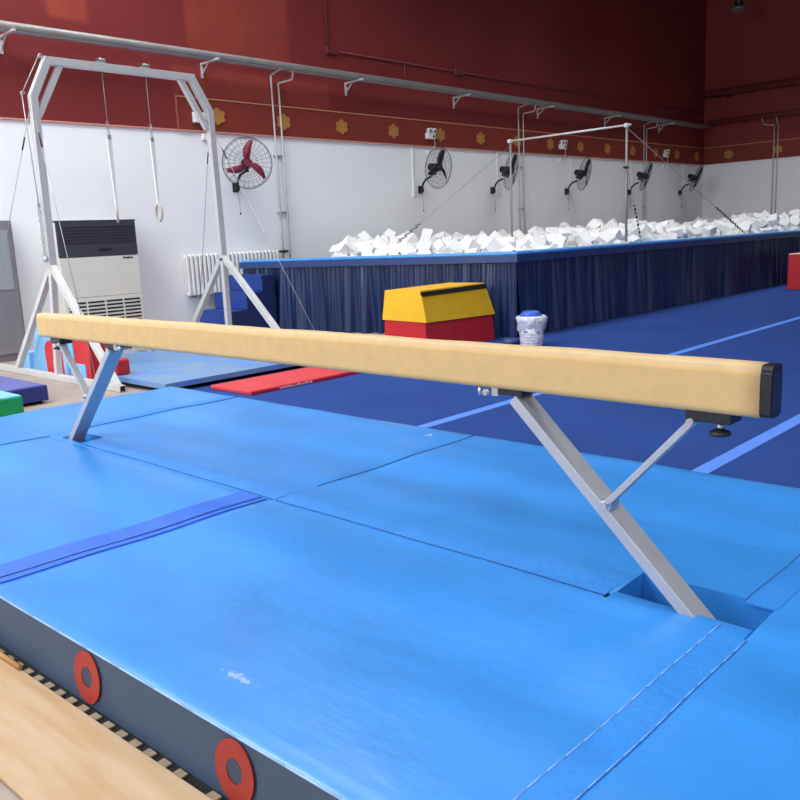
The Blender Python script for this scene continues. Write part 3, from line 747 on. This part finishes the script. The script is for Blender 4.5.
# emergency lights
for x, lab in ((14.13, 'white twin-head emergency light above the second fan'), (19.33, 'white twin-head emergency light above the fourth fan'), (25.15, 'white twin-head emergency light near the far corner')):
    t = thing('emergency_light', (x, YB-.04, 3.5), lab, 'emergency light', 'twin emergency lights on the red band')
    MB().box(x-.13, x+.13, YB-.12, YB-.03, 3.51, 3.64, .015).build('battery_box', 'plastic_white', t)
    for dx in (-.07, .07):
        h = MB().cyl((x+dx, YB-.05, 3.69), (x+dx, YB-.15, 3.68), .042, .056, 18).build('lamp_head', 'plastic_white', t)
        MB().cyl((x+dx, YB-.152, 3.68), (x+dx, YB-.146, 3.68), .044, seg=18).build('lens', 'lamp_grey', h)
    MB().cyl((x+.06, YB-.126, 3.565), (x+.06, YB-.118, 3.565), .03, seg=14).build('indicator', 'dark_gap', t)
    MB().tube([(x+.16, YB-.05, 3.52), (x+.17, YB-.05, 3.40), (x+.10, YB-.04, 3.27), (x-.02, YB-.03, 3.25)], .008, 6).build('cable', 'plastic_white', t)
    MB().box(x-.06, x+.02, YB-.04, YB, 3.19, 3.30, .008).build('socket', 'plastic_white', t)
# gold medallions
def medal(axis, x, y, z, lab):
    m = MB(); P = []
    for i in range(48):
        a = 2*PI*i/48; r = .118+.016*abs(math.cos(3*a)) + .010*math.cos(6*a); P.append((r*math.sin(a)*1.12, r*math.cos(a)))
    if axis == 'y': m.prism([(x+p[0], z+p[1]) for p in P], 'y', y-.05, y-.028)
    else: m.prism([(y+p[0], z+p[1]) for p in P], 'x', x-.05, x-.028)
    tag(m.build('wall_medallion', 'gold', None, (x, y, z)), lab, 'medallion', 'gold medallions on the red band')
MX = (8.70, 10.13, 11.57, 13.02, 14.50, 15.93, 17.37, 18.81, 20.25, 21.68, 23.12, 24.55, 25.99, 27.43)
ML = ('beside the right post of the ring frame', 'behind the left pair of wall pipes', 'right of the pipes and alone above bare wall', 'left of the first emergency light', 'just right of the first emergency light', 'between the second fan and the bar post', 'behind the left post of the horizontal bar', 'left of the middle emergency light', 'just right of the middle emergency light', 'left of the near bar post', 'just right of the near bar post', 'left of the far emergency light', 'right of the far emergency light', 'nearest the room corner on the fan wall')
for x, l in zip(MX, ML): medal('y', x, YB, 3.62, 'gold hexagonal medallion ' + l)
for y, l in ((11.53, 'on the right wall nearest the corner'), (9.98, 'on the right wall behind the pair of pipes'), (8.43, 'on the right wall beyond the pipes')): medal('x', XR, y, 3.62, 'gold hexagonal medallion ' + l)
tag(MB().box(8.20, 8.42, YB-.11, YB-.03, 3.49, 3.66, .01).build('junction_box', 'plastic_white', None, (8.31, YB-.07, 3.49)), 'white junction box on the red band behind the frame post', 'box')
tag(MB().box(8.37, 8.47, YB-.05, YB, 3.22, 3.33, .01).build('socket_box', 'plastic_white', None, (8.42, YB-.03, 3.22)), 'small white socket box under the red band by the frame', 'box')

# ------------------------------------------------------------------ pipes
pp = thing('wall_pipe', (11, 12.0, 4.5), 'long grey pipe on brackets along the red fan wall', 'pipe')
MB().cyl((-6.9, 12.02, 4.52), (27.5, 12.02, 4.52), .052, seg=16).build('main_pipe', 'pipe_grey', pp)
MB().cyl((-6.9, 12.15, 4.49), (27.5, 12.15, 4.49), .035, seg=12).build('side_pipe', 'pipe_grey', pp)
for x in (-1.3, 1.95, 5.22, 8.49, 11.76, 15.03, 18.30, 21.57, 24.80):
    m = MB().bar((x, YB, 4.44), (x, YB-.50, 4.45), .035, .03).box(x-.02, x+.02, YB-.02, YB, 4.22, 4.46).bar((x, YB-.01, 4.28), (x, YB-.20, 4.43), .02, .02)
    m.build('bracket', 'bracket_white', pp)
rp = thing('wall_pipe', (27.7, 4, 4.6), 'dark red lower pipe along the right wall', 'pipe', 'pipes on the right wall')
MB().cyl((27.62, 12.1, 4.66), (27.62, -7.9, 4.62), .07, seg=16).build('main_pipe', 'dark_red_paint', rp)
m = MB()
for y in (11.0, 7.0, 3.0, -1.0): m.box(27.60, 28, y-.03, y+.03, 4.55, 4.59).box(27.97, 28, y-.03, y+.03, 4.1, 4.6)
m.build('bracket', 'dark_red_paint', rp)
rp = thing('wall_pipe', (27.7, 4, 5.5), 'dark red thick upper pipe along the right wall', 'pipe', 'pipes on the right wall')
MB().cyl((27.75, 12.35, 5.56), (27.75, -7.9, 5.52), .105, seg=18).build('main_pipe', 'dark_red_paint', rp)
m = MB()
for y in (11.6, 7.6, 3.6, -.4): m.box(27.70, 28, y-.03, y+.03, 5.38, 5.45)
m.build('bracket', 'dark_red_paint', rp)
cd = thing('electrical_conduit', (16, 12.35, 5), 'dark red conduit with junction boxes above the grey pipe', 'conduit')
m = MB().tube([(11.30, 12.37, 9.1), (11.33, 12.37, 5.02)], .018).tube([(11.33, 12.37, 5.0), (27.9, 12.37, 5.0)], .018)
m.tube([(13.45, 12.37, 5.0), (13.45, 12.37, 4.55)], .014).tube([(18.3, 12.37, 5.0), (18.3, 12.37, 4.9)], .02); m.build('tube', 'dark_red_paint', cd)
for x in (11.42, 15.22, 21.5): MB().box(x-.14, x+.14, 12.33, 12.40, 4.93, 5.06, .01).build('junction_box', 'dark_red_paint', cd)
def drop_pair(xa, xb, z0, lab):
    t = thing('drop_pipe', ((xa+xb)/2, YB-.05, z0), lab, 'pipe', 'vertical pipe pairs')
    MB().tube([(xa, YB-.05, z0), (xa, YB-.05, 4.40), (xa, 12.02, 4.47)], .016, 8).build('pipe', 'bracket_white', t)
    MB().tube([(xb, YB-.05, z0), (xb, YB-.05, 4.28), (xb+.12, 12.10, 4.32), (xb+.12, 12.06, 4.47)], .016, 8).build('pipe', 'bracket_white', t)
    for z in (2.0, 3.0): MB().box(xa-.04, xb+.04, YB-.04, YB, z, z+.03).build('clip', 'steel', t)
drop_pair(9.90, 10.06, 0, 'pair of thin vertical pipes on the wall right of the maroon-bladed fan')
drop_pair(17.42, 17.62, 0.9, 'pair of thin vertical pipes behind the left post of the bar')
drop_pair(23.78, 23.93, 0.9, 'pair of thin vertical pipes between the two far fans')
t = thing('drop_pipe', (XR-.05, 10.06, .9), 'pair of thin vertical pipes on the right wall', 'pipe', 'vertical pipe pairs')
MB().tube([(XR-.05, 10.10, .9), (XR-.05, 10.10, 4.36), (XR-.05, 10.42, 4.42), (XR-.3, 10.42, 4.6)], .017, 8).build('pipe', 'bracket_white', t)
MB().tube([(XR-.05, 9.98, .9), (XR-.05, 9.98, 4.36), (XR-.3, 9.98, 4.6)], .017, 8).build('pipe', 'bracket_white', t)
# pendant lamp
pl = thing('pendant_lamp', (26, 10.55, 7.55), 'unlit dark pendant lamp hanging high before the right wall', 'lamp')
MB().cyl((26,10.55,7.75), (26,10.55,ZC), .02).build('hanging_rod', 'black_plastic', pl)
MB().cyl((26,10.55,7.62), (26,10.55,7.95), .13, .11, 20).build('ballast_housing', 'black_plastic', pl)
MB().lathe([(.14,7.64), (.20,7.60), (.235,7.53), (.225,7.53), (.13,7.60)], (26,10.55,0), 28).build('reflector', 'lamp_grey', pl)

# ------------------------------------------------------------------ light
def area(name, loc, direc, sx, sy, power, col=(1,1,1), spread=180):
    l = bpy.data.lights.new(name, 'AREA'); l.shape = 'RECTANGLE'; l.size = sx; l.size_y = sy; l.energy = power; l.color = col; l.spread = math.radians(spread)
    o = bpy.data.objects.new(name, l); COL.objects.link(o); o.location = loc
    o.rotation_euler = Vector(direc).to_track_quat('-Z', 'Y').to_euler(); return o
for (a, b), pw in zip(wins, (260, 840)):
    area('window_daylight', (XL+.02, (a+b)/2, (WZ0+WZ1)/2), (1, 0, -.5), 7, 4.4, pw, (.95,.975,1))
for (x, y, dy, pw, sp) in ((-3,1,0,70,180), (-3,8,0,340,180), (2,3,0,90,180), (1.0,9.6,0,620,180), (6.5,9.3,0,250,150), (11.5,7.5,0,95,125), (17,7.5,0,130,115), (23,7,0,140,105), (-2,-4,.5,280,160), (5,-4,.5,430,160), (11,-3,.4,110,120)):
    area('overhead_fill', (x, y, ZC-.1), (0,dy,-1), 2.4, 3.2, pw, (.94,.97,1), sp)  # overhead area lights without ceiling openings; right and front ones added as fill
w = bpy.data.worlds.new('World'); scene.world = w; w.use_nodes = True
w.node_tree.nodes['Background'].inputs[0].default_value = (.85,.92,1,1); w.node_tree.nodes['Background'].inputs[1].default_value = .4

# ------------------------------------------------------------------ camera
cam = bpy.data.cameras.new('camera'); co = bpy.data.objects.new('camera', cam); COL.objects.link(co)
yw, pt, rl = math.radians(43.90887), math.radians(11.07853), math.radians(2.66267)
fw = Vector((math.cos(yw)*math.cos(pt), math.sin(yw)*math.cos(pt), -math.sin(pt)))
ri = fw.cross(Vector((0,0,1))).normalized(); dn = fw.cross(ri)
r2_ = math.cos(rl)*ri + math.sin(rl)*dn; d2 = -math.sin(rl)*ri + math.cos(rl)*dn
R = Matrix((r2_, -d2, -fw)).transposed()
co.matrix_world = Matrix.Translation((0,0,1.48)) @ R.to_4x4()
cam.sensor_fit = 'HORIZONTAL'; cam.sensor_width = 36; cam.lens = 833.72/800*36; cam.clip_start = .05; cam.clip_end = 200
scene.camera = co
vs = scene.view_settings
vs.view_transform = 'Standard'; vs.look = 'None'; vs.gamma = 1; vs.use_curve_mapping = False; vs.exposure = 0.0
